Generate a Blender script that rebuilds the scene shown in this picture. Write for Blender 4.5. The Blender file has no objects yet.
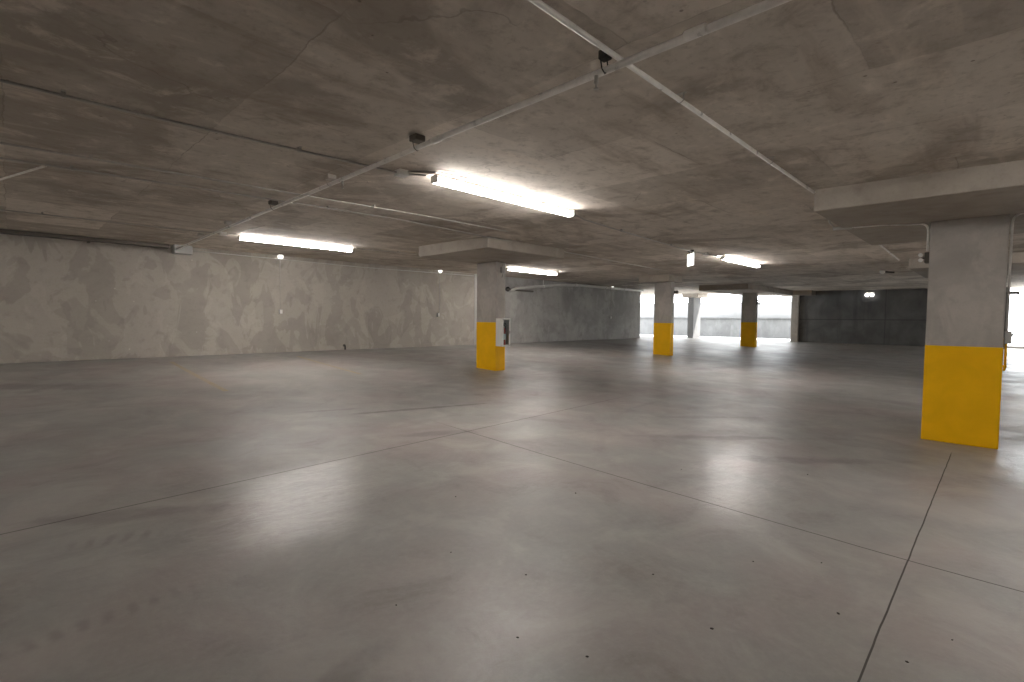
import bpy, bmesh, math, random
from mathutils import Vector, Matrix
random.seed(7)
SC = bpy.context.scene
COL = SC.collection
PI = math.pi

# ------------------------------------------------------------------ helpers
def link(name, bm, mat, parent=None, smooth=False, loc=None):
    me = bpy.data.meshes.new(name)
    bmesh.ops.recalc_face_normals(bm, faces=bm.faces[:])
    bm.to_mesh(me); bm.free()
    for m in (mat if isinstance(mat, (list, tuple)) else [mat]):
        me.materials.append(m)
    if smooth:
        for p in me.polygons: p.use_smooth = True
    o = bpy.data.objects.new(name, me); COL.objects.link(o)
    if loc is not None: o.location = loc
    if parent is not None: o.parent = parent
    return o

def tag(o, label, cat, group=None, kind=None):
    o['label'] = label; o['category'] = cat
    if group: o['group'] = group
    if kind: o['kind'] = kind
    return o

def thing(name, label, cat, loc=(0, 0, 0), rotz=0, group=None):
    o = bpy.data.objects.new(name, None); COL.objects.link(o)
    o.empty_display_size = .1
    o.location = loc; o.rotation_euler = (0, 0, rotz)
    return tag(o, label, cat, group)

def struct(name, bm, mat, smooth=False):
    o = link(name, bm, mat, smooth=smooth); o['kind'] = 'structure'; return o

def copy_tree(o, parent=None):
    c = o.copy(); COL.objects.link(c)
    if parent is not None: c.parent = parent
    for ch in list(o.children): copy_tree(ch, c)
    return c

def add_box(bm, x0, x1, y0, y1, z0, z1, bevel=0, seg=1, mi=0):
    vs = [bm.verts.new((x, y, z)) for x in (x0, x1) for y in (y0, y1) for z in (z0, z1)]
    q = [(0, 1, 3, 2), (4, 6, 7, 5), (0, 4, 5, 1), (2, 3, 7, 6), (0, 2, 6, 4), (1, 5, 7, 3)]
    fs = [bm.faces.new([vs[i] for i in f]) for f in q]
    for f in fs: f.material_index = mi
    if bevel:
        es = list({e for f in fs for e in f.edges})
        bmesh.ops.bevel(bm, geom=es, offset=bevel, segments=seg, affect='EDGES', profile=.5)
    return vs

def box(x0, x1, y0, y1, z0, z1, bevel=0, seg=1):
    bm = bmesh.new(); add_box(bm, x0, x1, y0, y1, z0, z1, bevel, seg); return bm

def add_tube(bm, pts, r, n=10, caps=True, radii=None):
    """swept round tube through the points (mitred joints)"""
    pts = [Vector(p) for p in pts]
    rings = []
    t0 = (pts[1] - pts[0]).normalized()
    ref = Vector((0, 0, 1)) if abs(t0.z) < .9 else Vector((1, 0, 0))
    u = t0.cross(ref).normalized()
    for i, p in enumerate(pts):
        if i == 0: t = t0
        elif i == len(pts) - 1: t = (pts[i] - pts[i - 1]).normalized()
        else: t = ((pts[i + 1] - p).normalized() + (p - pts[i - 1]).normalized()).normalized()
        u = (u - t * u.dot(t)).normalized(); v = t.cross(u)
        rr = radii[i] if radii else r
        rings.append([bm.verts.new(p + (u * math.cos(2 * PI * k / n) + v * math.sin(2 * PI * k / n)) * rr) for k in range(n)])
    for a, b in zip(rings, rings[1:]):
        for k in range(n):
            f = bm.faces.new((a[k], a[(k + 1) % n], b[(k + 1) % n], b[k])); f.smooth = True
    if caps:
        bm.faces.new(list(reversed(rings[0]))); bm.faces.new(rings[-1])

def tube(pts, r, n=10):
    bm = bmesh.new(); add_tube(bm, pts, r, n); return bm

def arc(c, a, b, n=6):
    """rounded corner through three points: quadratic curve a -> c -> b"""
    c, a, b = Vector(c), Vector(a), Vector(b)
    return [a * (1 - t) ** 2 + c * 2 * t * (1 - t) + b * t * t for t in [i / n for i in range(n + 1)]]

def add_lathe(bm, prof, axis='Z', n=20, org=(0, 0, 0)):
    """surface of revolution of (radius, height) pairs"""
    o = Vector(org); rings = []
    for r, h in prof:
        ring = []
        for k in range(n):
            a = 2 * PI * k / n; c, s = math.cos(a) * r, math.sin(a) * r
            p = {'Z': (c, s, h), 'Y': (c, h, s), 'X': (h, c, s)}[axis]
            ring.append(bm.verts.new(o + Vector(p)))
        rings.append(ring)
    for a, b in zip(rings, rings[1:]):
        for k in range(n):
            f = bm.faces.new((a[k], a[(k + 1) % n], b[(k + 1) % n], b[k])); f.smooth = True
    bm.faces.new(list(reversed(rings[0]))); bm.faces.new(rings[-1])

# the garage: X runs away to the right of the view, Y away to the left, Z up
def ceil_z(y): return 3.004 + .01 * y                     # ceiling falls slightly towards the near side
def sstep(a, b, x):
    t = min(max((x - a) / (b - a), 0), 1); return t * t * (3 - 2 * t)
def floor_z(x, y):                                        # drainage fall of the slab, rising to the left wall and the ramp
    u = max(y - .36, 0); g = .01674 * u + .00184 * u * u
    t = sstep(24.5, 29.5, x); return g * (1 - t) + .45 * t

# ------------------------------------------------------------------ materials
class NT:
    def __init__(s, name):
        s.m = bpy.data.materials.new(name); s.m.use_nodes = True
        s.t = s.m.node_tree; s.b = s.t.nodes['Principled BSDF']; s.L = s.t.links
        s.co = s.n('ShaderNodeTexCoord').outputs['Object']
    def n(s, typ, **kw):
        nd = s.t.nodes.new(typ)
        for k, v in kw.items(): setattr(nd, k, v)
        return nd
    def put(s, sock, v):
        if hasattr(v, 'is_linked'): s.L.new(v, sock)
        else: sock.default_value = v
    def mp(s, scale=(1, 1, 1), loc=(0, 0, 0), rot=(0, 0, 0), src=None):
        m = s.n('ShaderNodeMapping'); s.L.new(src or s.co, m.inputs['Vector'])
        m.inputs['Scale'].default_value = scale; m.inputs['Location'].default_value = loc; m.inputs['Rotation'].default_value = rot
        return m.outputs[0]
    def noise(s, scale, detail=5, rough=.55, dist=0, vec=None):
        m = s.n('ShaderNodeTexNoise'); s.L.new(vec or s.co, m.inputs['Vector'])
        for k, v in (('Scale', scale), ('Detail', detail), ('Roughness', rough), ('Distortion', dist)): m.inputs[k].default_value = v
        return m.outputs['Fac']
    def voro(s, scale, feature='F1', vec=None, out='Distance'):
        m = s.n('ShaderNodeTexVoronoi', feature=feature); s.L.new(vec or s.co, m.inputs['Vector']); m.inputs['Scale'].default_value = scale
        return m.outputs[out]
    def ramp(s, fac, a, b, lo=0., hi=1.):
        m = s.n('ShaderNodeMapRange', interpolation_type='SMOOTHSTEP'); m.clamp = True
        s.put(m.inputs[0], fac); s.put(m.inputs[1], a); s.put(m.inputs[2], b); m.inputs[3].default_value = lo; m.inputs[4].default_value = hi
        return m.outputs[0]
    def math(s, op, a, b=0., c=None):
        m = s.n('ShaderNodeMath', operation=op); s.put(m.inputs[0], a); s.put(m.inputs[1], b)
        if c is not None: s.put(m.inputs[2], c)
        return m.outputs[0]
    def mix(s, fac, a, b, mode='MIX'):
        m = s.n('ShaderNodeMix', data_type='RGBA', blend_type=mode)
        s.put(m.inputs[0], fac)
        s.put(m.inputs[6], a if hasattr(a, 'is_linked') else (*a, 1)); s.put(m.inputs[7], b if hasattr(b, 'is_linked') else (*b, 1))
        return m.outputs[2]
    def xyz(s, src=None):
        m = s.n('ShaderNodeSeparateXYZ'); s.L.new(src or s.co, m.inputs[0]); return m.outputs
    def line(s, coord, pos, w):
        """1 on a thin line coord = pos"""
        d = s.math('ABSOLUTE', s.math('SUBTRACT', coord, pos)); return s.ramp(d, w, w * 2.2, 1, 0)
    def out(s, color, rough=.8, bump=None, bs=.2, bd=.02, metal=0., spec=None, gain=1.):
        if gain != 1 and hasattr(color, 'is_linked'):
            color = s.mix(1., color, (gain, gain, gain), 'MULTIPLY')
        s.put(s.b.inputs['Base Color'], color if hasattr(color, 'is_linked') else (*color, 1))
        s.put(s.b.inputs['Roughness'], rough); s.b.inputs['Metallic'].default_value = metal
        if spec is not None: s.put(s.b.inputs['Specular IOR Level'], spec)
        if bump is not None:
            m = s.n('ShaderNodeBump'); m.inputs['Strength'].default_value = bs; m.inputs['Distance'].default_value = bd
            s.put(m.inputs['Height'], bump); s.L.new(m.outputs[0], s.b.inputs['Normal'])
        return s.m

def mul(c, k): return tuple(v * k for v in c)

def mat_floor():
    s = NT('floor_concrete'); x, y, z = s.xyz()
    big = s.noise(.32, 5, .55, .4); mid = s.noise(1.6, 8, .62, .6); fine = s.noise(22, 6, .65); tint = s.noise(.75, 3, .5)
    c = s.mix(s.ramp(big, .3, .7), (.162, .149, .141), (.220, .204, .195))
    c = s.mix(s.ramp(tint, .42, .58, 0, .75), c, (.174, .174, .166))
    c = s.mix(s.ramp(tint, .48, .36, 0, .7), c, (.200, .174, .168))
    c = s.mix(s.ramp(mid, .46, .70, 0, .5), c, (.275, .262, .245))
    c = s.mix(s.ramp(mid, .46, .28, 0, .6), c, (.115, .104, .095))
    st = s.noise(1.0, 6, .6, .3, vec=s.mp((.35, 2.2, 1), rot=(0, 0, .75)))
    c = s.mix(s.ramp(st, .58, .74, 0, .40), c, (.100, .092, .086))
    c = s.mix(s.ramp(fine, .35, .75, 0, .30), c, (.26, .25, .235))
    # tyre scuffs and old spills: centre, direction, half length, half width, strength
    wob = s.noise(2.2, 6, .65, .5)
    for cx, cy, ang, hl, hw, k in ((4.3, 6.12, -.25, 1.35, .07, .8), (3.2, 6.75, -.3, .5, .06, .5), (3.55, 4.85, -.45, .7, .12, .45), (.55, 4.35, -.5, .8, .12, .4),
                                   (6.4, 2.3, -.75, 1.5, .12, .45), (6.0, 1.4, -.8, 1.2, .14, .45), (7.3, 3.1, -.7, .9, .1, .4),
                                   (.55, 1.75, .3, .7, .09, .4), (-.05, 10.9, -.5, 1.6, .4, .5), (19.8, 11.4, .1, 3.0, .9, .7), (15.5, 5.5, -.3, 2.5, .35, .4), (22, 6.6, -.4, 2.6, .3, .4)):
        v = s.mp((1 / hl, 1 / hw, 0), src=s.mp((1, 1, 0), loc=tuple(Matrix.Rotation(-ang, 3, 'Z') @ Vector((-cx, -cy, 0))), rot=(0, 0, -ang)))
        ln = s.n('ShaderNodeVectorMath', operation='LENGTH'); s.L.new(v, ln.inputs[0])
        d = s.math('ADD', ln.outputs[1], s.math('MULTIPLY', s.math('SUBTRACT', wob, .5), 2.6))
        c = s.mix(s.ramp(d, 1.15, .4, 0, k), c, (.085, .077, .072))
    # tread print of a tyre in dust, lower left
    for cx, cy, ang, hl, hw in ((.25, 3.0, .1, .6, .07), (.45, 3.95, -.3, .35, .10)):
        v0 = s.mp((1, 1, 0), loc=tuple(Matrix.Rotation(-ang, 3, 'Z') @ Vector((-cx, -cy, 0))), rot=(0, 0, -ang))
        ln = s.n('ShaderNodeVectorMath', operation='LENGTH'); s.L.new(s.mp((1 / hl, 1 / hw, 0), src=v0), ln.inputs[0])
        wv = s.n('ShaderNodeTexWave'); s.L.new(v0, wv.inputs['Vector']); wv.inputs['Scale'].default_value = 3.4; wv.inputs['Distortion'].default_value = 2.5
        c = s.mix(s.math('MULTIPLY', s.ramp(ln.outputs[1], 1.2, .3), s.ramp(s.math('ADD', wv.outputs['Fac'], s.math('MULTIPLY', s.math('SUBTRACT', s.noise(7, 4, .6), .5), 1.4)), .1, 1.2, 0, .42)), c, (.100, .090, .085))
    # saw-cut joints
    wx = s.math('ADD', x, s.math('MULTIPLY', s.math('SUBTRACT', s.noise(3, 2), .5), .012)); wy = s.math('ADD', y, s.math('MULTIPLY', s.math('SUBTRACT', s.noise(2.6, 2), .5), .012))
    j1 = s.math('MULTIPLY', s.line(wx, 3.95, .0030), s.ramp(y, 5.6, 4.4))
    j2 = s.math('MULTIPLY', s.line(wy, .378, .0027), s.ramp(x, 7.75, 7.4))
    j3 = s.math('MULTIPLY', s.line(wy, s.math('MULTIPLY_ADD', x, .045, 4.50), .004), s.ramp(x, 8.6, 6.5, 0, .75))
    j = s.math('MAXIMUM', s.math('MAXIMUM', j1, j2), j3)
    c = s.mix(s.math('MULTIPLY', j, .95), c, (.030, .026, .022))
    # burnished and dull areas: the power float left some places much smoother than others
    pol = None
    for cx, cy, ang, hl, hw, wt in ((1.6, 3.85, .75, 1.15, .66, 1), (4.9, 1.75, .3, 1.5, .6, 1), (1.75, 1.55, .5, .9, .5, .4), (7.6, -.3, .1, 1.4, .45, 1), (3.4, 3.1, .6, .8, .5, .5)):
        v = s.mp((1 / hl, 1 / hw, 0), src=s.mp((1, 1, 0), loc=tuple(Matrix.Rotation(-ang, 3, 'Z') @ Vector((-cx, -cy, 0))), rot=(0, 0, -ang)))
        ln = s.n('ShaderNodeVectorMath', operation='LENGTH'); s.L.new(v, ln.inputs[0])
        d = s.ramp(s.math('ADD', ln.outputs[1], s.math('MULTIPLY', s.math('SUBTRACT', s.noise(2.6, 3, .5), .5), .9)), 1.2, .4, 0, wt)
        pol = d if pol is None else s.math('MAXIMUM', pol, d)
    c = s.mix(s.math('MULTIPLY', pol, s.ramp(s.noise(7, 6, .65, .9, vec=s.mp((.8, 1.6, 1), rot=(0, 0, .7))), .48, .70, 0, .32)), c, (.30, .292, .28))
    r = s.math('ADD', s.ramp(s.noise(1.1, 7, .65, .5), .3, .7, .36, .54), s.ramp(fine, .3, .7, -.03, .05))
    r = s.math('MULTIPLY_ADD', s.math('SUBTRACT', .285, r), pol, r)
    r = s.math('ADD', r, s.math('MULTIPLY', j, .3))
    h = s.math('ADD', s.math('MULTIPLY', mid, .6), s.math('ADD', s.math('MULTIPLY', s.noise(6, 6, .6, .6), .25), s.math('MULTIPLY', fine, .05)))
    trow = s.noise(5.0, 6, .6, .8, vec=s.mp((.8, 2.0, 1), rot=(0, 0, .7)))
    h = s.math('ADD', h, s.math('MULTIPLY', s.math('MULTIPLY_ADD', pol, .55, .15), trow))
    h = s.math('SUBTRACT', h, s.math('MULTIPLY', j, .4))
    return s.out(c, r, h, .32, .03, spec=.5, gain=1.42)

def mat_ceiling():
    s = NT('ceiling_concrete'); x, y, z = s.xyz()
    # plywood form panels, each sheet its own tone
    wb = s.math('MULTIPLY', s.math('SUBTRACT', s.noise(2.2, 5, .6), .5), .10)
    px = s.math('DIVIDE', s.math('ADD', x, wb), 1.22)
    py = s.math('DIVIDE', s.math('ADD', s.math('ADD', y, wb), s.math('MULTIPLY', s.math('FLOOR', px), .9)), 2.44)
    cm = s.n('ShaderNodeCombineXYZ'); s.L.new(s.math('FLOOR', px), cm.inputs[0]); s.L.new(s.math('FLOOR', py), cm.inputs[1])
    wn = s.n('ShaderNodeTexWhiteNoise', noise_dimensions='2D'); s.L.new(cm.outputs[0], wn.inputs['Vector'])
    c = s.mix(wn.outputs['Value'], (.136, .122, .106), (.214, .195, .173))
    big = s.noise(.55, 6, .6, .8); streak = s.noise(1.4, 7, .62, .5, vec=s.mp((.45, 2.0, 1), rot=(0, 0, .05))); fine = s.noise(14, 8, .7)
    c = s.mix(s.ramp(big, .49, .62, 0, .72), c, (.096, .083, .070))
    mott = s.noise(3.2, 9, .68, .4); c = s.mix(s.ramp(mott, .5, .70, 0, .65), c, (.10, .086, .071)); c = s.mix(s.ramp(mott, .48, .3, 0, .55), c, (.245, .222, .196))
    c = s.mix(s.ramp(streak, .52, .74, 0, .6), c, (.098, .080, .063))
    c = s.mix(s.ramp(streak, .46, .25, 0, .55), c, (.235, .208, .178))
    c = s.mix(s.ramp(fine, .5, .72, 0, .45), c, (.085, .072, .060))
    sp = s.voro(7); c = s.mix(s.math('MULTIPLY', s.ramp(sp, .09, .05, 0, .7), s.ramp(s.noise(.9, 2), .52, .62)), c, (.045, .036, .03))
    sx = s.math('ABSOLUTE', s.math('SUBTRACT', s.math('FRACT', px), .5)); sy = s.math('ABSOLUTE', s.math('SUBTRACT', s.math('FRACT', py), .5))
    seam = s.math('MAXIMUM', s.ramp(sx, .4945, .4985), s.ramp(sy, .4970, .4992))
    c = s.mix(s.math('MULTIPLY', seam, s.ramp(s.noise(.8, 3), .42, .62, 0, .5)), c, (.07, .058, .047))
    cr = s.voro(.55, 'DISTANCE_TO_EDGE', vec=s.n('ShaderNodeVectorMath', operation='ADD').outputs[0])
    va = cr.node.inputs['Vector'].links[0].from_node
    s.L.new(s.co, va.inputs[0]); nz = s.n('ShaderNodeTexNoise'); nz.inputs['Scale'].default_value = 1.3; nz.inputs['Detail'].default_value = 5; s.L.new(s.co, nz.inputs['Vector']); s.L.new(nz.outputs['Color'], va.inputs[1])
    crack = s.math('MULTIPLY', s.ramp(cr, .006, .0015), s.ramp(s.noise(.6, 2), .54, .60, 0, .35))
    c = s.mix(crack, c, (.05, .042, .035))
    h = s.math('ADD', s.math('MULTIPLY', fine, .3), s.math('SUBTRACT', s.math('MULTIPLY', streak, .6), s.math('MULTIPLY', seam, .25)))
    return s.out(c, .85, h, .25, .02, spec=.25, gain=3.3)

def mat_concrete(name, a, b, dark, scale=1., patch=0., light=None, sharp=.02, bs=.2, gain=1.):
    """cast concrete; patch > 0 adds crisp-edged skim-coat repairs"""
    s = NT(name)
    n1 = s.noise(.9 * scale, 6, .6, .5); n2 = s.noise(5 * scale, 7, .65); n3 = s.noise(30 * scale, 5, .65)
    c = s.mix(s.ramp(n1, .3, .7), a, b)
    if patch:
        v = s.mp((.80 * scale, 1, .45 * scale)); p = s.noise(1.5, 4, .55, 1.1, vec=v)
        c = s.mix(s.ramp(p, .5, .5 + sharp, 0, patch), c, light)
        p2 = s.noise(1.9, 3, .5, .9, vec=s.mp((.9 * scale, 1, .55 * scale), loc=(7, 3, 1)))
        c = s.mix(s.ramp(p2, .565, .565 + sharp, 0, patch * .8), c, light)
        p3 = s.noise(1.7, 3, .5, .7, vec=s.mp((.9 * scale, 1, .7 * scale), loc=(17, 9, 5)))
        c = s.mix(s.ramp(p3, .575, .575 + sharp, 0, patch * .7), c, mul(a, .86))
        sp = s.voro(2.3); c = s.mix(s.math('MULTIPLY', s.ramp(sp, .05, .02, 0, .8), s.ramp(s.noise(1.4, 1), .5, .55)), c, mul(light, 1.25))
    c = s.mix(s.ramp(n2, .5, .78, 0, .5), c, dark)
    c = s.mix(s.ramp(n3, .45, .8, 0, .25), c, dark)
    return s.out(c, .85, s.math('ADD', n2, s.math('MULTIPLY', n3, .3)), bs, .012, spec=.25, gain=gain)

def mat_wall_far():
    s = NT('shade_darkened_concrete'); x, y, z = s.xyz()  # the far wall's shade is put into this darker base colour
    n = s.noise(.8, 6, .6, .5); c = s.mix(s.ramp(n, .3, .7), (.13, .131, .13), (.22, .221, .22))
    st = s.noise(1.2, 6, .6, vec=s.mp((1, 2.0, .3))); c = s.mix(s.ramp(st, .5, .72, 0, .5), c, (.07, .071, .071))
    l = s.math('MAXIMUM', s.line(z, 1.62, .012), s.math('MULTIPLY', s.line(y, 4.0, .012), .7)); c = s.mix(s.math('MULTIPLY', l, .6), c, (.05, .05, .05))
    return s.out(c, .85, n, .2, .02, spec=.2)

def mat_paint(name, col, rough=.45, wear=.0, wearcol=(.2, .18, .16), var=.12, spec=.4):
    s = NT(name); n = s.noise(3, 6, .6, .4); f = s.noise(18, 6, .7)
    c = s.mix(s.ramp(n, .3, .7), mul(col, 1 - var), mul(col, 1 + var * .5))
    if wear: c = s.mix(s.ramp(s.math('ADD', s.math('MULTIPLY', n, .5), s.math('MULTIPLY', f, .5)), .5 - wear * .2, .5 + wear * .1, 0, wear), c, wearcol)
    return s.out(c, s.ramp(f, .3, .7, rough - .06, rough + .08), f, .08, .004, spec=spec)

def mat_metal(name, col, rough=.4, metal=.7):
    s = NT(name); n = s.noise(9, 6, .6)
    return s.out(s.mix(s.ramp(n, .3, .7), mul(col, .82), col), s.ramp(n, .3, .7, rough - .06, rough + .1), metal=metal)

def mat_emit(name, col, strength):
    s = NT(name); s.out((.8, .8, .8), .4)
    s.b.inputs['Emission Color'].default_value = (*col, 1); s.b.inputs['Emission Strength'].default_value = strength
    return s.m

def mat_glass():
    s = NT('pane_glass'); s.b.inputs['Transmission Weight'].default_value = 1.0
    return s.out((.9, .94, .93), .05)

LAMP = 70.0
M = dict(
    floor=mat_floor(), ceiling=mat_ceiling(),
    wall=mat_concrete('patched_wall_concrete', (.225, .206, .182), (.27, .249, .222), (.185, .170, .150), 1, .46, (.345, .318, .284), .03, gain=1.42),
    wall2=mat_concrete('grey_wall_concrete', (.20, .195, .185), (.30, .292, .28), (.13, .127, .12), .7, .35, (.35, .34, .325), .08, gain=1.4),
    far=mat_wall_far(),
    col=mat_concrete('column_concrete', (.255, .238, .218), (.335, .315, .292), (.215, .198, .18), 1.3, .35, (.39, .362, .33), .08, gain=1.5),
    panel=mat_concrete('drop_panel_concrete', (.225, .200, .172), (.29, .262, .228), (.16, .142, .12), 1.1, .3, (.31, .285, .25), .15, gain=1.5),
    colgrey=mat_concrete('grey_column_concrete', (.13, .13, .128), (.17, .17, .168), (.11, .11, .108), 1.),
    pier=mat_concrete('pale_pier_concrete', (.42, .415, .40), (.5, .495, .48), (.33, .325, .315), 1),
    ret=mat_concrete('retaining_wall_concrete', (.11, .11, .11), (.14, .14, .14), (.085, .085, .085), .8, .25, (.20, .20, .20), .1),
    ret2=mat_concrete('glow_paled_upper_wall', (.20, .20, .20), (.25, .25, .25), (.16, .16, .16), .5),  # sky glow on the upper lift is put into a paler colour
    ground=mat_concrete('pale_yard_concrete', (.5, .5, .49), (.6, .6, .59), (.45, .45, .44), .6),
    yellow=mat_paint('yellow_column_paint', (.92, .50, .004), .5, var=.06, spec=.2),
    stripe=mat_paint('worn_yellow_line_paint', (.43, .345, .20), .6, wear=.75, wearcol=(.34, .305, .25)),
    steel=mat_metal('galvanised_steel', (.46, .435, .40), .42, .2),
    pipe=mat_metal('grey_sprinkler_pipe', (.86, .83, .78), .32, .1),
    dark=mat_metal('dark_iron', (.05, .045, .04), .5, .4),
    bracket=mat_metal('dull_bracket_steel', (.14, .125, .105), .5, .4),
    white=mat_paint('white_enamel', (.78, .77, .74), .4, var=.04),
    grey=mat_paint('grey_enamel', (.42, .41, .39), .45, var=.06),
    pvc=mat_paint('pale_plastic_pipe', (.55, .54, .51), .4, var=.06),
    red=mat_paint('red_enamel', (.42, .025, .02), .3, var=.05),
    black=mat_paint('black_rubber', (.02, .02, .02), .5),
    grit=mat_paint('dark_grit', (.05, .042, .034), .8, var=.3),
    lens=mat_emit('lit_diffuser', (1, .95, .905), LAMP),
    lit=mat_emit('lit_white_panel', (1, .97, .92), 1.6),
    led=mat_emit('lit_lamp_bead', (1, .97, .93), 3.0),
    glass=mat_glass(),
)

# ------------------------------------------------------------------ the setting
def heightfield(x0, x1, y0, y1, nx, ny, f, depth):
    bm = bmesh.new(); V = []
    for i in range(nx + 1):
        X = x0 + (x1 - x0) * i / nx
        V.append([bm.verts.new((X, y0 + (y1 - y0) * j / ny, f(X, y0 + (y1 - y0) * j / ny))) for j in range(ny + 1)])
    for i in range(nx):
        for j in range(ny):
            q = bm.faces.new((V[i][j], V[i + 1][j], V[i + 1][j + 1], V[i][j + 1])); q.smooth = True
    # skirt and underside give the slab its thickness
    rim = [V[i][0] for i in range(nx + 1)] + [V[nx][j] for j in range(1, ny + 1)] + [V[i][ny] for i in range(nx - 1, -1, -1)] + [V[0][j] for j in range(ny - 1, 0, -1)]
    low = [bm.verts.new((v.co.x, v.co.y, depth)) for v in rim]
    for k in range(len(rim)):
        bm.faces.new((rim[k], low[k], low[(k + 1) % len(rim)], rim[(k + 1) % len(rim)]))
    bm.faces.new(low)
    return bm

X0, X1, Y0, Y1, YL = -6., 30.2, -9., 19., 13.78
struct('floor', heightfield(X0, X1, Y0, Y1, 90, 90, floor_z, -.4), M['floor'])

bm = bmesh.new(); vs = add_box(bm, X0, X1, Y0, Y1, 0, .35)
for v in vs: v.co.z += ceil_z(v.co.y)
struct('ceiling', bm, M['ceiling'])

XJ = 12.0                                                  # construction joint in the left wall
struct('wall_left', box(X0, XJ, YL, YL + .3, -.3, 3.6), M['wall'])
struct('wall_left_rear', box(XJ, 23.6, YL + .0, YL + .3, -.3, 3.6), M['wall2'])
struct('trim_1', box(XJ - .05, XJ + .05, YL - .015, YL + .05, .5, 3.14), M['pier'])
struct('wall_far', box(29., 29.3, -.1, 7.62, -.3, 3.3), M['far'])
struct('wall_near', box(X0 - .3, X0, Y0, Y1, -.4, 3.6), M['wall2'])
struct('wall_right', box(X0, X1, Y0 - .3, Y0, -.4, 3.6), M['wall2'])
# yard outside the openings
struct('ground', box(X1, 75., -40, 45, -.4, .44), M['ground'])
struct('wall_yard', box(33.6, 34.2, 7.0, 45, .3, 1.70), M['ret'])
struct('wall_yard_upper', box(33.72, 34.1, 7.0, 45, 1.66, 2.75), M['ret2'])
struct('trim_2', box(33.5, 33.75, 7.0, 45, 1.66, 1.74, .01), M['ret'])
struct('trim_3', box(29.6, 29.8, Y0, -.1, .3, .56, .01), M['grey'])   # kerb across the right opening

# ------------------------------------------------------------------ columns
def column(label, x0, x1, y0, y1, cap, paint=1.15, mats=None, capz=None):
    xc, yc = (x0 + x1) / 2, (y0 + y1) / 2
    zb = min(floor_z(x, y) for x in (x0, x1) for y in (y0, y1)); zf = floor_z(xc, yc)
    t = thing('concrete_column', label, 'column', (xc, yc, zb), group='columns carrying the slab')
    hx, hy = (x1 - x0) / 2, (y1 - y0) / 2
    zt = (capz if capz else ceil_z(yc) - .235) - zb
    cm = mats or (M['col'], M['panel'])
    link('shaft', box(-hx, hx, -hy, hy, 0, zt, .012, 2), cm[0], t)
    if paint:
        p = link('paint_coat', box(-hx - .003, hx + .003, -hy - .003, hy + .003, .0, zf - zb + paint, .012, 2), M['yellow'], t)
        p['label'] = 'yellow painted lower half'
    bm = bmesh.new(); cx0, cx1, cy0, cy1 = cap
    vs = add_box(bm, cx0 - xc, cx1 - xc, cy0 - yc, cy1 - yc, 0, 1)
    for v in vs:
        v.co.z = (ceil_z(v.co.y + yc) + .01 - zb) if v.co.z > .5 else zt
    bmesh.ops.bevel(bm, geom=bm.edges[:], offset=.012, segments=1, affect='EDGES')
    link('drop_panel', bm, cm[1], t)
    return t
column('big nearest concrete column at the right with yellow painted lower half', 8.22, 8.52, .0, .71, (6.58, 10.1, -.95, 1.62), 1.22)
column('concrete column carrying the white extinguisher cabinet on its yellow base', 8.10, 8.42, 8.57, 9.25, (6.42, 8.75, 7.03, 9.30))
column('second concrete column of the left row, before the bright opening, no cabinet', 16.38, 16.62, 8.36, 9.01, (15.95, 17.0, 8.25, 9.40))
column('farthest yellow based concrete column, dark against the bright yard wall', 24.95, 25.25, 8.43, 9.08, (22.0, 28.2, 7.75, 9.9), 1.18)
column('concrete column mostly hidden behind the nearest column, only its drop panel shows', 16.6, 16.9, .0, .71, (15.0, 18.5, -.95, 1.66))
column('pale unpainted column at the open slab edge with sunlit side', 29., 30.0, 13.34, 13.70, (28.8, 30.2, 13.0, 14.0), False, (M['colgrey'], M['panel']))
column('grey unpainted pier at the left end of the dark wall', 28.85, 29.3, 7.625, 7.97, (28.3, 29.6, 6.9, 8.5), False, (M['col'], M['panel']))

# ------------------------------------------------------------------ strip lights
def make_light(label, x, y):
    z = ceil_z(y)
    t = thing('strip_light', label, 'light', (x, y, z), group='fluorescent strip lights')
    L = 1.18
    bm = bmesh.new(); add_box(bm, -L, L, -.034, .034, -.056, -.014, .004)
    for sx in (-.8, .8): add_box(bm, sx - .04, sx + .04, -.022, .022, -.018, .0)
    link('housing', bm, M['grey'], t)  # grey, not white: shade of the unlit side put into the colour
    bm = bmesh.new()                                       # wrap-round lens: flat bottomed U section
    sec = [(-.046, -.050), (-.056, -.062), (-.054, -.084), (-.040, -.096), (0, -.099), (.040, -.096), (.054, -.084), (.056, -.062), (.046, -.050)]
    a = [bm.verts.new((-L + .012, yy, zz)) for yy, zz in sec]; b = [bm.verts.new((L - .012, yy, zz)) for yy, zz in sec]
    for k in range(len(sec) - 1):
        f = bm.faces.new((a[k], b[k], b[k + 1], a[k + 1])); f.smooth = True
    bm.faces.new(a); bm.faces.new(list(reversed(b))); bm.faces.new((a[0], a[-1], b[-1], b[0]))
    d = link('diffuser', bm, M['lens'], t); d['label'] = 'glowing white diffuser'
    for s in (-1, 1):
        bm = bmesh.new(); xx = s * (L - .004)
        add_box(bm, xx - .009, xx + .009, -.058, .058, -.100, -.014, .006)
        link('end_cap', bm, M['white'], t)
    return t
L0 = make_light('long lit strip light nearest the camera, on the ceiling at picture centre', 4.41, 4.39)
def light(label, x, y):
    c = copy_tree(L0); c.location = (x, y, ceil_z(y)); c['label'] = label; return c
light('lit strip light on the ceiling close to the patched left wall', 4.38, 10.72)
light('small lit strip light just right of the column with the cabinet', 12.05, 11.0)
light('lit strip light at the ceiling above the far bright opening, beside the hanging white sign', 13.1, 4.80)
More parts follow.
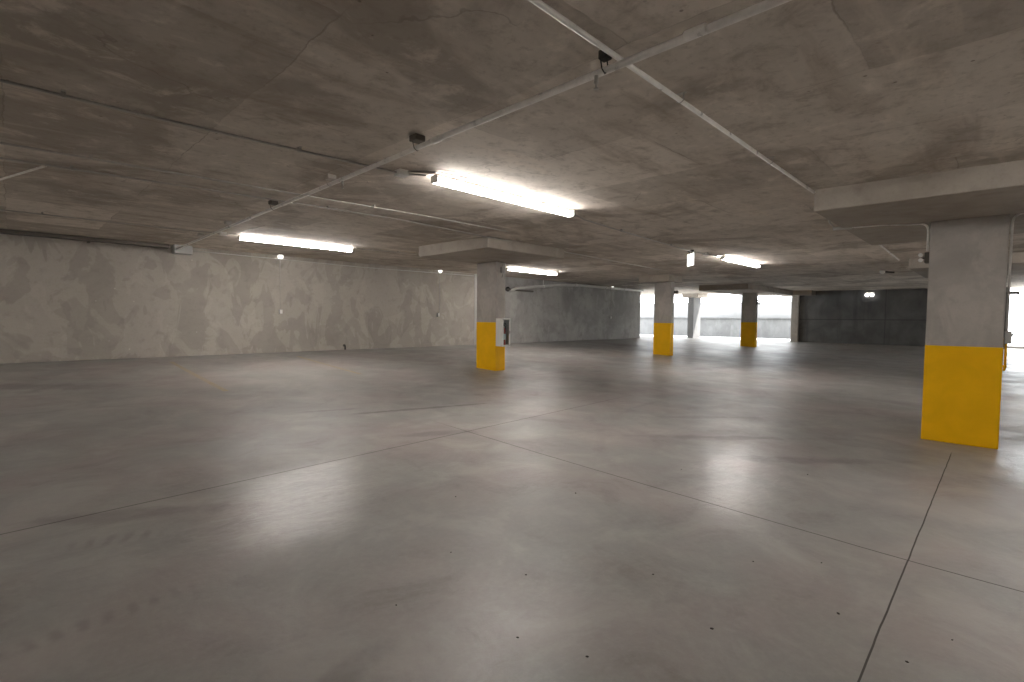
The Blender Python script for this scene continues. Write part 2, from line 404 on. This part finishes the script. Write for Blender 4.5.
# the same rows carry on over the part of the garage behind the camera and to its right
for x, y, lb in ((-3.9, 4.39, 'strip light of the middle row, over the floor behind the camera'), (-3.9, 10.55, 'strip light of the left row, over the floor behind the camera'),
                 (4.34, -1.8, 'strip light of the right row, right beside the camera'), (12.9, -1.8, 'strip light of the right row, beyond the nearest column')):
    light(lb, x, y)

# ------------------------------------------------------------------ sprinkler pipes
def slope_pts(pts, off):
    return [(x, y, ceil_z(y) - off) for x, y in pts]
t = thing('sprinkler_pipe', 'thick grey sprinkler pipe crossing the ceiling from upper right to the left wall', 'pipe', (2.42, -4, ceil_z(-4) - .1))
def at(o, bm, name, mat, parent=None, smooth=False):
    """mesh given in world coordinates, linked under a thing placed at o"""
    bmesh.ops.translate(bm, verts=bm.verts[:], vec=-Vector(parent.location) if parent else (0, 0, 0))
    return link(name, bm, mat, parent, smooth)
def A(y): return 2.405 + max(y - 1.6, 0) * .027    # the run drifts slightly out of square
at(None, tube(slope_pts([(A(y), y) for y in (-4, 0, 3, 6, 9, 12, 13.5)], .10), .021, 14), 'pipe', M['pipe'], t)
for y in (1.13, 3.3, 8.2):
    bm = bmesh.new(); z = ceil_z(y) - .10
    add_lathe(bm, [(.021, -.055), (.0255, -.05), (.0255, .05), (.021, .055)], 'Y', 16, (A(y), y, z)); at(None, bm, 'coupling', M['pipe'], t)
for y in (1.72, 5.0):
    bm = bmesh.new(); z = ceil_z(y) - .12
    add_lathe(bm, [(.012, 0), (.012, -.03), (.014, -.032), (.014, -.042), (.005, -.044), (.005, -.07), (.016, -.071), (.016, -.074), (.004, -.076)], 'Z', 12, (A(y), y, z)); at(None, bm, 'sprinkler_head', M['steel'], t)
for i, (y, k) in enumerate(((1.66, 'dark'), (3.58, 'bracket'), (5.3, 'steel'), (7.1, 'bracket'), (9.3, 'steel'), (11.2, 'steel'))):
    bm = bmesh.new(); z = ceil_z(y); x = A(y)
    sz = .03 if i == 0 else .05
    add_box(bm, x - (.03 if i == 0 else .05), x + (.03 if i == 0 else .05), y - sz, y + sz, z - .05, z + .002, .006)       # block bolted to the slab
    add_tube(bm, [(x - .05, y, z - .045), (x - .03, y, z - .11), (x, y, z - .127), (x + .028, y, z - .10), (x + .02, y, z - .045)], .004, 6)
    at(None, bm, 'hanger', M[k], t)

t = thing('sprinkler_branch_pipe', 'thinner pale branch pipe crossing above the sprinkler pipe to the near drop panel', 'pipe', (-4, 1.6, ceil_z(1.6) - .04))
at(None, tube([(-4, 1.6, ceil_z(1.6) - .045), (1.2, 1.6, ceil_z(1.6) - .045), (6.5, 1.6, ceil_z(1.6) - .045)], .0155, 12), 'pipe', M['pipe'], t)
for x in (.2, 3.2, 5.0):
    bm = bmesh.new(); z = ceil_z(1.6)
    add_box(bm, x - .012, x + .012, 1.6 - .04, 1.6 + .04, z - .004, z + .001); add_tube(bm, [(x, 1.575, z), (x, 1.577, z - .05), (x, 1.6, z - .064), (x, 1.623, z - .05), (x, 1.625, z)], .004, 6)
    at(None, bm, 'strap', M['steel'], t)

# ------------------------------------------------------------------ ceiling conduits
def conduit(label, pts, off=.03, r=.0105, mat='steel', straps=(), boxes=()):
    P = slope_pts(pts, off); t = thing('conduit', label, 'conduit', P[0], group='electrical conduits')
    at(None, tube(P, r, 10), 'tube', M[mat], t)
    for x, y in straps:
        bm = bmesh.new(); z = ceil_z(y); add_box(bm, x - .012, x + .012, y - .035, y + .035, z - .004, z + .002); add_box(bm, x - .012, x + .012, y - .016, y + .016, z - off - r - .002, z)
        at(None, bm, 'strap', M[mat], t)
    for x, y, s in boxes:
        bm = bmesh.new(); z = ceil_z(y); add_box(bm, x - s, x + s, y - s, y + s, z - .055, z + .002, .006); add_box(bm, x - s - .003, x + s + .003, y - s - .003, y + s + .003, z - .06, z - .053, .002)
        at(None, bm, 'junction_box', M['white'], t)
    return t
conduit('thin conduit running from the upper left edge to the nearest strip light', [(-4, 4.72), (.76, 4.69), (2.0, 4.62), (2.95, 4.56), (3.15, 4.42)], straps=((.3, 4.70), (1.9, 4.63)), boxes=((2.93, 4.55, .055),))
conduit('thin conduit joining the nearest strip light to the hanging white sign', [(5.6, 4.42), (6.2, 4.6), (8.4, 4.8), (10.6, 4.95), (11.7, 4.85)], straps=((7.4, 4.71), (9.5, 4.87)), boxes=((11.2, 4.9, .05),))
conduit('upper of the two close conduits at left, ending above the cabinet column', [(-4, 6.47), (0, 6.45), (2.7, 6.33), (4.5, 6.23), (6.2, 6.26)], straps=((.6, 6.42), (3.6, 6.28)))
conduit('lower of the two close conduits at left, running on past the cabinet column', [(-4, 7.25), (0, 7.1), (2.9, 6.86), (4.3, 6.78), (6.3, 6.98), (8.8, 7.19), (14.1, 7.55)], straps=((.5, 7.06), (3.2, 6.84), (8., 7.12)))
conduit('short conduit at the left edge slanting up to the close pair', [(-.75, 10.8), (-.04, 8.3), (.30, 7.12)], r=.012, mat='pipe')
conduit('thin conduit feeding the strip light by the patched left wall', [(-4, 10.9), (1.2, 10.8), (2.6, 10.72), (3.15, 10.56)], straps=((.4, 10.8),), boxes=((2.9, 10.66, .055),))
conduit('thin conduit beyond the left wall strip light, running to the drop panel', [(5.52, 10.57), (7.2, 10.3), (9.9, 10.1)], straps=((6.6, 10.4),))
conduit('short pale conduit on the ceiling left of the nearest column top', [(11.1, 1.74), (15.0, 1.85)], r=.016, mat='pipe')
conduit('crossing thin conduit between ceiling boxes above the left strip light', [(3.1, 9.0), (3.05, 10.3)], r=.006)
conduit('curved feed cable above the left end of the nearest strip light', [(2.97, 4.5), (3.2, 4.25), (3.55, 4.2)], off=.018, r=.006, mat='dark')

# pipe end box on the left wall
t = thing('pipe_end_box', 'pale metal box on the left wall where the sprinkler pipe ends', 'box', (2.85, YL, 3.08))
link('box_body', box(-.17, .19, -.26, .0, -.14, .08, .01), M['grey'], t)
link('box_lid', box(-.185, .205, -.275, -.0, .06, .085, .006), M['white'], t)
link('flange', (lambda b: (add_lathe(b, [(.05, -.29), (.05, -.255)], 'Y', 16, (-.06, 0, -.0)), b)[1])(bmesh.new()), M['steel'], t)
t = thing('cable_tray', 'dark narrow cable tray along the top of the left wall', 'tray', (X0, YL, 3.07))
bm = box(.4, 8.6, -.20, -.0, -.012, .0); add_box(bm, .4, 8.6, -.20, -.19, .0, .06); at_x = bm
link('tray_channel', bm, M['bracket'], t)
for x in (1.2, 3.2, 5.2, 7.2):
    link('tray_bracket', box(x - .02, x + .02, -.18, 0, -.05, -.012), M['bracket'], t)
# thin pale cable along the wall top
t = tag(link('wall_cable', tube([(2.95, YL - .012, 3.06), (4.2, YL - .012, 3.05), (7.5, YL - .012, 3.02), (11.9, YL - .012, 3.06)], .009, 8), M['pvc']), 'thin pale cable along the top of the patched left wall', 'cable')

# ------------------------------------------------------------------ wall drops: round lamp or box above, conduit, switch box below
def wall_drop(label, x, zt, zb, x2=None, lamp='box'):
    t = thing('wall_conduit_drop', label, 'conduit', (x, YL, zb), group='conduit drops on the left wall'); x2 = 0 if x2 is None else x2 - x; h = zt - zb
    link('tube', tube([(0, -.014, h), (0, -.014, h * .5), (x2 * .2, -.014, .05), (x2, -.014, 0)], .010, 8), M['steel'], t)
    b = link('switch_box', box(x2 - .045, x2 + .045, -.06, 0, -.10, .03, .008, 2), M['grey'], t)
    link('switch_plate', box(x2 - .03, x2 + .03, -.068, -.058, -.085, .015, .003), M['white'], b)
    bm = bmesh.new()
    if lamp == 'box':
        add_box(bm, -.05, .05, -.11, 0, h - .045, h + .05, .015, 3)
    else:
        add_lathe(bm, [(.03, 0), (.055, -.02), (.062, -.05), (.05, -.085), (.025, -.105), (.008, -.11)], 'Y', 18, (0, 0, h))
    p = link('lamp', bm, M['led'], t); p['label'] = 'lit white lamp'
    link('lamp_base', box(-.05, .05, -.03, 0, h - .05, h + .05, .005), M['white'], t)
    return t
wall_drop('conduit drop with white lamp on the patched left wall under the left strip light', 5.1, 3.10, 1.68)
wall_drop('conduit drop with round white lamp on the left wall beside the cabinet column', 10.37, 3.12, 1.66, 10.30, 'round')
wall_drop('conduit drop with small lamp on the grey rear wall near the opening', 20.85, 3.10, 1.66, 20.75, 'round')

t = thing('drain_outlet', 'small dark pipe stub low on the patched left wall near the floor', 'pipe', (6.9, YL, floor_z(6.9, YL) + .08))
link('tube', tube([(0, 0, .05), (0, -.05, .05), (0, -.07, .03), (0, -.07, -.07)], .022, 10), M['dark'], t)
link('flange', (lambda b: (add_lathe(b, [(.04, -.012), (.04, 0)], 'Y', 14, (0, 0, .05)), b)[1])(bmesh.new()), M['bracket'], t)

# ------------------------------------------------------------------ pale drain pipe along the rear wall
t = thing('drain_pipe', 'thick pale drain pipe hung along the top of the grey rear wall', 'pipe', (13.6, 13.5, 2.9))
dz = lambda x: 2.70 + .34 * sstep(13.0, 18.2, x)
bm = bmesh.new(); pts = [(13.75, YL - .0, 2.62)] + arc((13.75, 13.55, 2.64), (13.75, 13.68, 2.62), (13.9, 13.55, 2.70)) + [(x, 13.55, dz(x)) for x in (14.6, 15.4, 16.2, 17, 18, 20, 23.4)]
add_tube(bm, pts, .058, 16); at(None, bm, 'pipe', M['pvc'], t)
for x in (17.6, 20.0, 20.4, 21.6):
    bm = bmesh.new(); add_lathe(bm, [(.058, -.06), (.072, -.055), (.072, .055), (.058, .06)], 'X', 16, (x, 13.55, dz(x))); at(None, bm, 'coupling', M['pvc'], t)
for x in (15.5, 17.75, 21.8):
    bm = bmesh.new(); z = dz(x)
    add_tube(bm, [(x, 13.55, z + .05), (x, 13.55, max(ceil_z(13.55), z + .1))], .012, 6); add_lathe(bm, [(.060, -.02), (.066, -.018), (.066, .018), (.060, .02)], 'X', 16, (x, 13.55, z)); at(None, bm, 'hanger', M['white'], t)
t = thing('pipe_sleeve', 'dark open pipe elbow end on the rear wall right of the cabinet column', 'pipe', (13.6, YL, 2.66))
bm = bmesh.new(); add_lathe(bm, [(.075, 0), (.075, -.05), (.095, -.052), (.095, -.09), (.06, -.092), (.055, -.03)], 'Y', 18); link('collar', bm, M['dark'], t)
link('tube', tube([(0, -.05, 0), (.05, -.10, -.01), (.2, -.11, -.02), (1.4, -.11, -.03)], .035, 10), M['bracket'], t)

# ------------------------------------------------------------------ extinguisher cabinet on the column
zc = floor_z(8.25, 8.5)
t = thing('extinguisher_cabinet', 'white extinguisher cabinet on the yellow base of the left row column', 'cabinet', (8.235, 8.567, zc + .60))
w, d, h = .125, .21, .66
bm = bmesh.new(); th = .012
add_box(bm, -w, w, -.012, 0, 0, h); add_box(bm, -w, -w + th, -d, -.012, 0, h); add_box(bm, w - th, w, -d, -.012, 0, h)
add_box(bm, -w + th, w - th, -d, -.012, 0, th); add_box(bm, -w + th, w - th, -d, -.012, h - th, h)
link('body', bm, M['white'], t)
bm = bmesh.new(); fw = .035
add_box(bm, -w - .004, -w + fw, -d - .02, -d, -.004, h + .004, .003); add_box(bm, w - fw, w + .004, -d - .02, -d, -.004, h + .004, .003)
add_box(bm, -w + fw, w - fw, -d - .02, -d, -.004, fw, .003); add_box(bm, -w + fw, w - fw, -d - .02, -d, h - fw, h + .004, .003)
dr = link('door', bm, M['white'], t)
link('pane', box(-w + fw, w - fw, -d - .012, -d - .008, fw, h - fw), M['glass'], dr)
link('handle', box(w - .03, w - .012, -d - .035, -d - .018, h * .45, h * .55, .003), M['steel'], dr)
e = thing('fire_extinguisher', 'red fire extinguisher standing inside the white wall cabinet', 'extinguisher', (8.235, 8.567 - .115, zc + .6125))
bm = bmesh.new(); add_lathe(bm, [(.055, 0), (.062, .01), (.062, .36), (.055, .40), (.03, .43), (.02, .44), (.02, .46)], 'Z', 20); link('cylinder', bm, M['red'], e)
bm = bmesh.new(); add_lathe(bm, [(.0635, .14), (.0637, .15), (.0637, .27), (.0635, .28)], 'Z', 20); p = link('label_band', bm, M['white'], e)
bm = bmesh.new(); add_box(bm, -.02, .02, -.018, .018, .46, .50, .004); add_box(bm, -.012, .012, -.10, .02, .50, .515, .004); add_box(bm, -.012, .012, -.09, .02, .525, .54, .004); link('valve', bm, M['black'], e)
link('hose', tube([(.02, 0, .48), (.07, 0, .47), (.085, 0, .40), (.08, 0, .25), (.075, 0, .15)], .010, 8), M['black'], e)

# conduit and box on the right face of the cabinet column
t = thing('column_switch_box', 'small grey box with conduit at the top of the cabinet column', 'box', (8.28, 8.57, 2.62))
link('box_body', box(-.05, .05, -.07, 0, -.02, .12, .008), M['grey'], t)
link('tube', tube([(0, -.03, .12), (0, -.03, .235)], .012, 8), M['steel'], t)
link('lower_tube', tube([(0, -.03, -.02), (0, -.04, -.08), (.0, -.02, -.13)], .012, 8), M['steel'], t)

# ------------------------------------------------------------------ hanging lit sign
t = thing('hanging_sign', 'blank lit white box sign hanging from the ceiling before the far strip light', 'sign', (10.62, 4.98, ceil_z(4.98)), rotz=-.75)
bm = box(-.012, .012, -.17, .17, -.345, -.075, .006, 2); link('sign_box', bm, M['lit'], t)
link('canopy', box(-.035, .035, -.10, .10, -.03, .0, .005), M['dark'], t)
for yy in (-.07, .07): link('stem', tube([(0, yy, -.02), (0, yy, -.08)], .008, 8), M['dark'], t)

# ------------------------------------------------------------------ nearest column: conduits and devices
t = thing('column_conduit', 'bent conduit from a ceiling elbow down the left edge of the nearest column', 'conduit', (8.30, .73, 2.36))
zz = 2.772
P = [(7.98, 1.70, ceil_z(1.7) - .25), (7.98, 1.62, zz - .015)]
bm = bmesh.new(); pts = [(7.985, 1.55, zz)] + [(8.05, 1.2, zz)] + [(8.25, .90, zz)] + arc((8.30, .735, zz), (8.28, .83, zz), (8.30, .735, zz - .11), 7) + [(8.30, .735, 2.42)]
add_tube(bm, pts, .0135, 10); at(None, bm, 'tube', M['pipe'], t)
bm = bmesh.new(); add_box(bm, 7.965, 8.005, 1.50, 1.72, zz - .022, zz + .022, .006); at(None, bm, 'elbow_body', M['grey'], t)
bm = bmesh.new(); add_tube(bm, [(7.985, 1.70, zz + .01), (7.985, 1.76, ceil_z(1.7) - .16), (7.985, 1.80, ceil_z(1.7) + .0)], .011, 8); at(None, bm, 'riser', M['steel'], t)
t = thing('emergency_lamp', 'small twin emergency lamp on the left face of the nearest column', 'lamp', (8.30, .71, 2.33))
link('bracket_box', box(-.03, .07, 0, .05, -.065, .07, .006), M['bracket'], t)
for k, zz in ((0, -.03), (1, .035)):
    bm = bmesh.new(); add_lathe(bm, [(.010, .0), (.016, -.015), (.024, -.035), (.026, -.045), (.02, -.05)], 'X', 16, (-.02, .085, zz)); link('lamp_head', bm, M['white'], t)
link('arm', tube([(0, .04, 0), (-.01, .085, 0)], .01, 6), M['dark'], t)

t = thing('column_switch', 'grey switch box on conduit down the right side of the nearest column', 'switch', (8.28, -.003, 1.28))
pts = [(0, -.65, 1.50)] + [(0, -.3, 1.50)] + arc((0, -.02, 1.50), (0, -.12, 1.50), (0, -.02, 1.38), 6) + [(0, -.02, .10)]
link('tube', tube(pts, .0125, 10), M['pipe'], t)
link('switch_box', box(-.045, .045, -.065, 0, -.02, .13, .008), M['grey'], t)
link('lever', tube([(-.0, -.06, .07), (-.0, -.09, .12)], .008, 8), M['bracket'], t)
link('lower_tube', tube([(0, -.02, -.02), (0, -.02, -.28), (0, -.012, -.34)], .0115, 10), M['yellow'], t)
link('strap', box(-.03, .03, -.034, 0, -.30, -.275, .002), M['yellow'], t)

# ------------------------------------------------------------------ far fittings
t = thing('twin_emergency_light', 'lit twin head emergency light high on the far dark wall', 'lamp', (29., 4.62, 2.80))
link('backing_box', box(-.07, 0, -.17, .17, .02, .14, .01), M['white'], t)
for s in (-1, 1):
    bm = bmesh.new(); add_lathe(bm, [(.03, -.06), (.07, -.09), (.09, -.14), (.085, -.16), (.04, -.165)], 'X', 16, (0, s * .10, .0)); link('lamp_head', bm, M['led'], t)
t = thing('ceiling_camera', 'small pale dome fitting with bracket on the ceiling before the far dark wall', 'camera', (18.2, 2.62, ceil_z(2.62)))
bm = bmesh.new(); add_lathe(bm, [(.07, 0), (.07, -.03), (.06, -.07), (.035, -.10), (.01, -.11)], 'Z', 18); link('dome', bm, M['white'], t)
link('bracket', tube([(.0, -.02, -.03), (.1, -.15, -.05), (.15, -.26, -.06)], .025, 8), M['bracket'], t)
t = thing('column_bracket', 'small dark bracket on the right side of the farthest yellow based column', 'bracket', (25.1, 8.43, 2.45))
link('plate', box(-.04, .04, -.012, 0, -.16, .12, .003), M['dark'], t)
link('arm', tube([(0, 0, .05), (0, -.20, .02)], .025, 8), M['dark'], t); link('lower_arm', tube([(0, 0, -.1), (0, -.14, -.13)], .025, 8), M['dark'], t)
t = thing('column_lamp', 'small dark lamp on the right side of the second left row column', 'lamp', (16.5, 8.30, 2.50))
link('base', box(-.04, .04, -.03, 0, -.05, .05, .004), M['dark'], t)
bm = bmesh.new(); add_lathe(bm, [(.03, -.03), (.06, -.06), (.06, -.12), (.03, -.14)], 'Y', 14); link('lamp_head', bm, M['bracket'], t)
t = thing('wall_pipe_stub', 'short dark pipe stub at the top of the right hand opening', 'pipe', (28.9, -.05, 2.75))
link('tube', tube([(0, .1, 0), (0, -.28, 0)], .06, 12), M['bracket'], t)
link('cap', (lambda b: (add_lathe(b, [(.07, -.34), (.07, -.28)], 'Y', 14), b)[1])(bmesh.new()), M['dark'], t)

# ------------------------------------------------------------------ floor markings and grit
def stripe(label, x, y0, y1, w=.09):
    bm = bmesh.new(); n = 16; rows = []
    for i in range(n + 1):
        y = y0 + (y1 - y0) * i / n; rows.append([bm.verts.new((xx, y, floor_z(xx, y) + dz)) for xx, dz in ((x - w / 2, .003), (x + w / 2, .003))])
    for a, b in zip(rows, rows[1:]): bm.faces.new((a[0], a[1], b[1], b[0]))
    tag(link('parking_line', bm, M['stripe']), label, 'marking', 'painted parking lines')
stripe('faded yellow parking line at far left, running out from the left wall', 2.46, 9.0, 12.95)
stripe('very faint parking line below the lit left wall lamp', 5.18, 9.6, 12.9)

GR = [(1.35, 2.15), (1.62, 1.55), (1.9, 2.4), (1.75, 1.25), (2.35, .95), (2.6, 1.4), (2.05, 1.9), (2.95, .55), (3.2, 1.05), (3.5, .75), (2.75, .25), (3.1, .12), (4.6, 2.2), (3.3, 2.5), (2.5, 3.1), (5.4, 1.3)]
bm = bmesh.new(); bmesh.ops.create_icosphere(bm, subdivisions=2, radius=.0065)
for v in bm.verts:
    v.co.x *= 1.3 + random.uniform(-.2, .2); v.co.y *= .8 + random.uniform(-.2, .2); v.co.z *= .55
g0 = link('grit_crumb', bm, M['grit'])
for i, (x, y) in enumerate(GR):
    o = g0 if i == 0 else g0.copy()
    if i: COL.objects.link(o)
    s = random.uniform(.6, 1.15); o.scale = (s, s, s); o.rotation_euler = (0, 0, random.uniform(0, 6)); o.location = (x, y, floor_z(x, y) + .004 * s)
    tag(o, 'tiny dark crumb of grit lying on the bare concrete floor', 'grit', 'grit crumbs on the floor')

# ------------------------------------------------------------------ daylight
w = bpy.data.worlds.new('overcast_sky'); SC.world = w; w.use_nodes = True
bg = w.node_tree.nodes['Background']; bg.inputs[0].default_value = (.93, .97, 1.0, 1); bg.inputs[1].default_value = 8.5
sd = bpy.data.lights.new('sun', 'SUN'); sd.energy = 15.0; sd.angle = .02; sd.color = (1, .97, .92)
so = bpy.data.objects.new('sun', sd); COL.objects.link(so)
so.rotation_euler = Vector((-.35, .62, -.75)).to_track_quat('-Z', 'Y').to_euler()

# ------------------------------------------------------------------ camera
cd = bpy.data.cameras.new('camera'); cam = bpy.data.objects.new('camera', cd); COL.objects.link(cam)
cd.sensor_fit = 'HORIZONTAL'; cd.sensor_width = 36; cd.lens = 36 * 496.9 / 1024; cd.clip_start = .05; cd.clip_end = 300
f_, pitch, roll, yaw = 496.9, math.radians(2.517), math.radians(.495), math.radians(44.704)
fw = Vector((math.cos(yaw) * math.cos(pitch), math.sin(yaw) * math.cos(pitch), -math.sin(pitch)))
rt = Vector((math.sin(yaw), -math.cos(yaw), 0)); up = rt.cross(fw)
r2 = rt * math.cos(roll) + up * math.sin(roll); u2 = r2.cross(fw)
cam.matrix_world = Matrix(((r2.x, u2.x, -fw.x, 0), (r2.y, u2.y, -fw.y, 0), (r2.z, u2.z, -fw.z, 1.5), (0, 0, 0, 1)))
SC.camera = cam

SC.cycles.use_denoising = True
SC.cycles.max_bounces = 10; SC.cycles.diffuse_bounces = 6
vs = SC.view_settings; vs.view_transform = 'Standard'; vs.look = 'None'; vs.exposure = 0.14; vs.gamma = 1; vs.use_curve_mapping = False
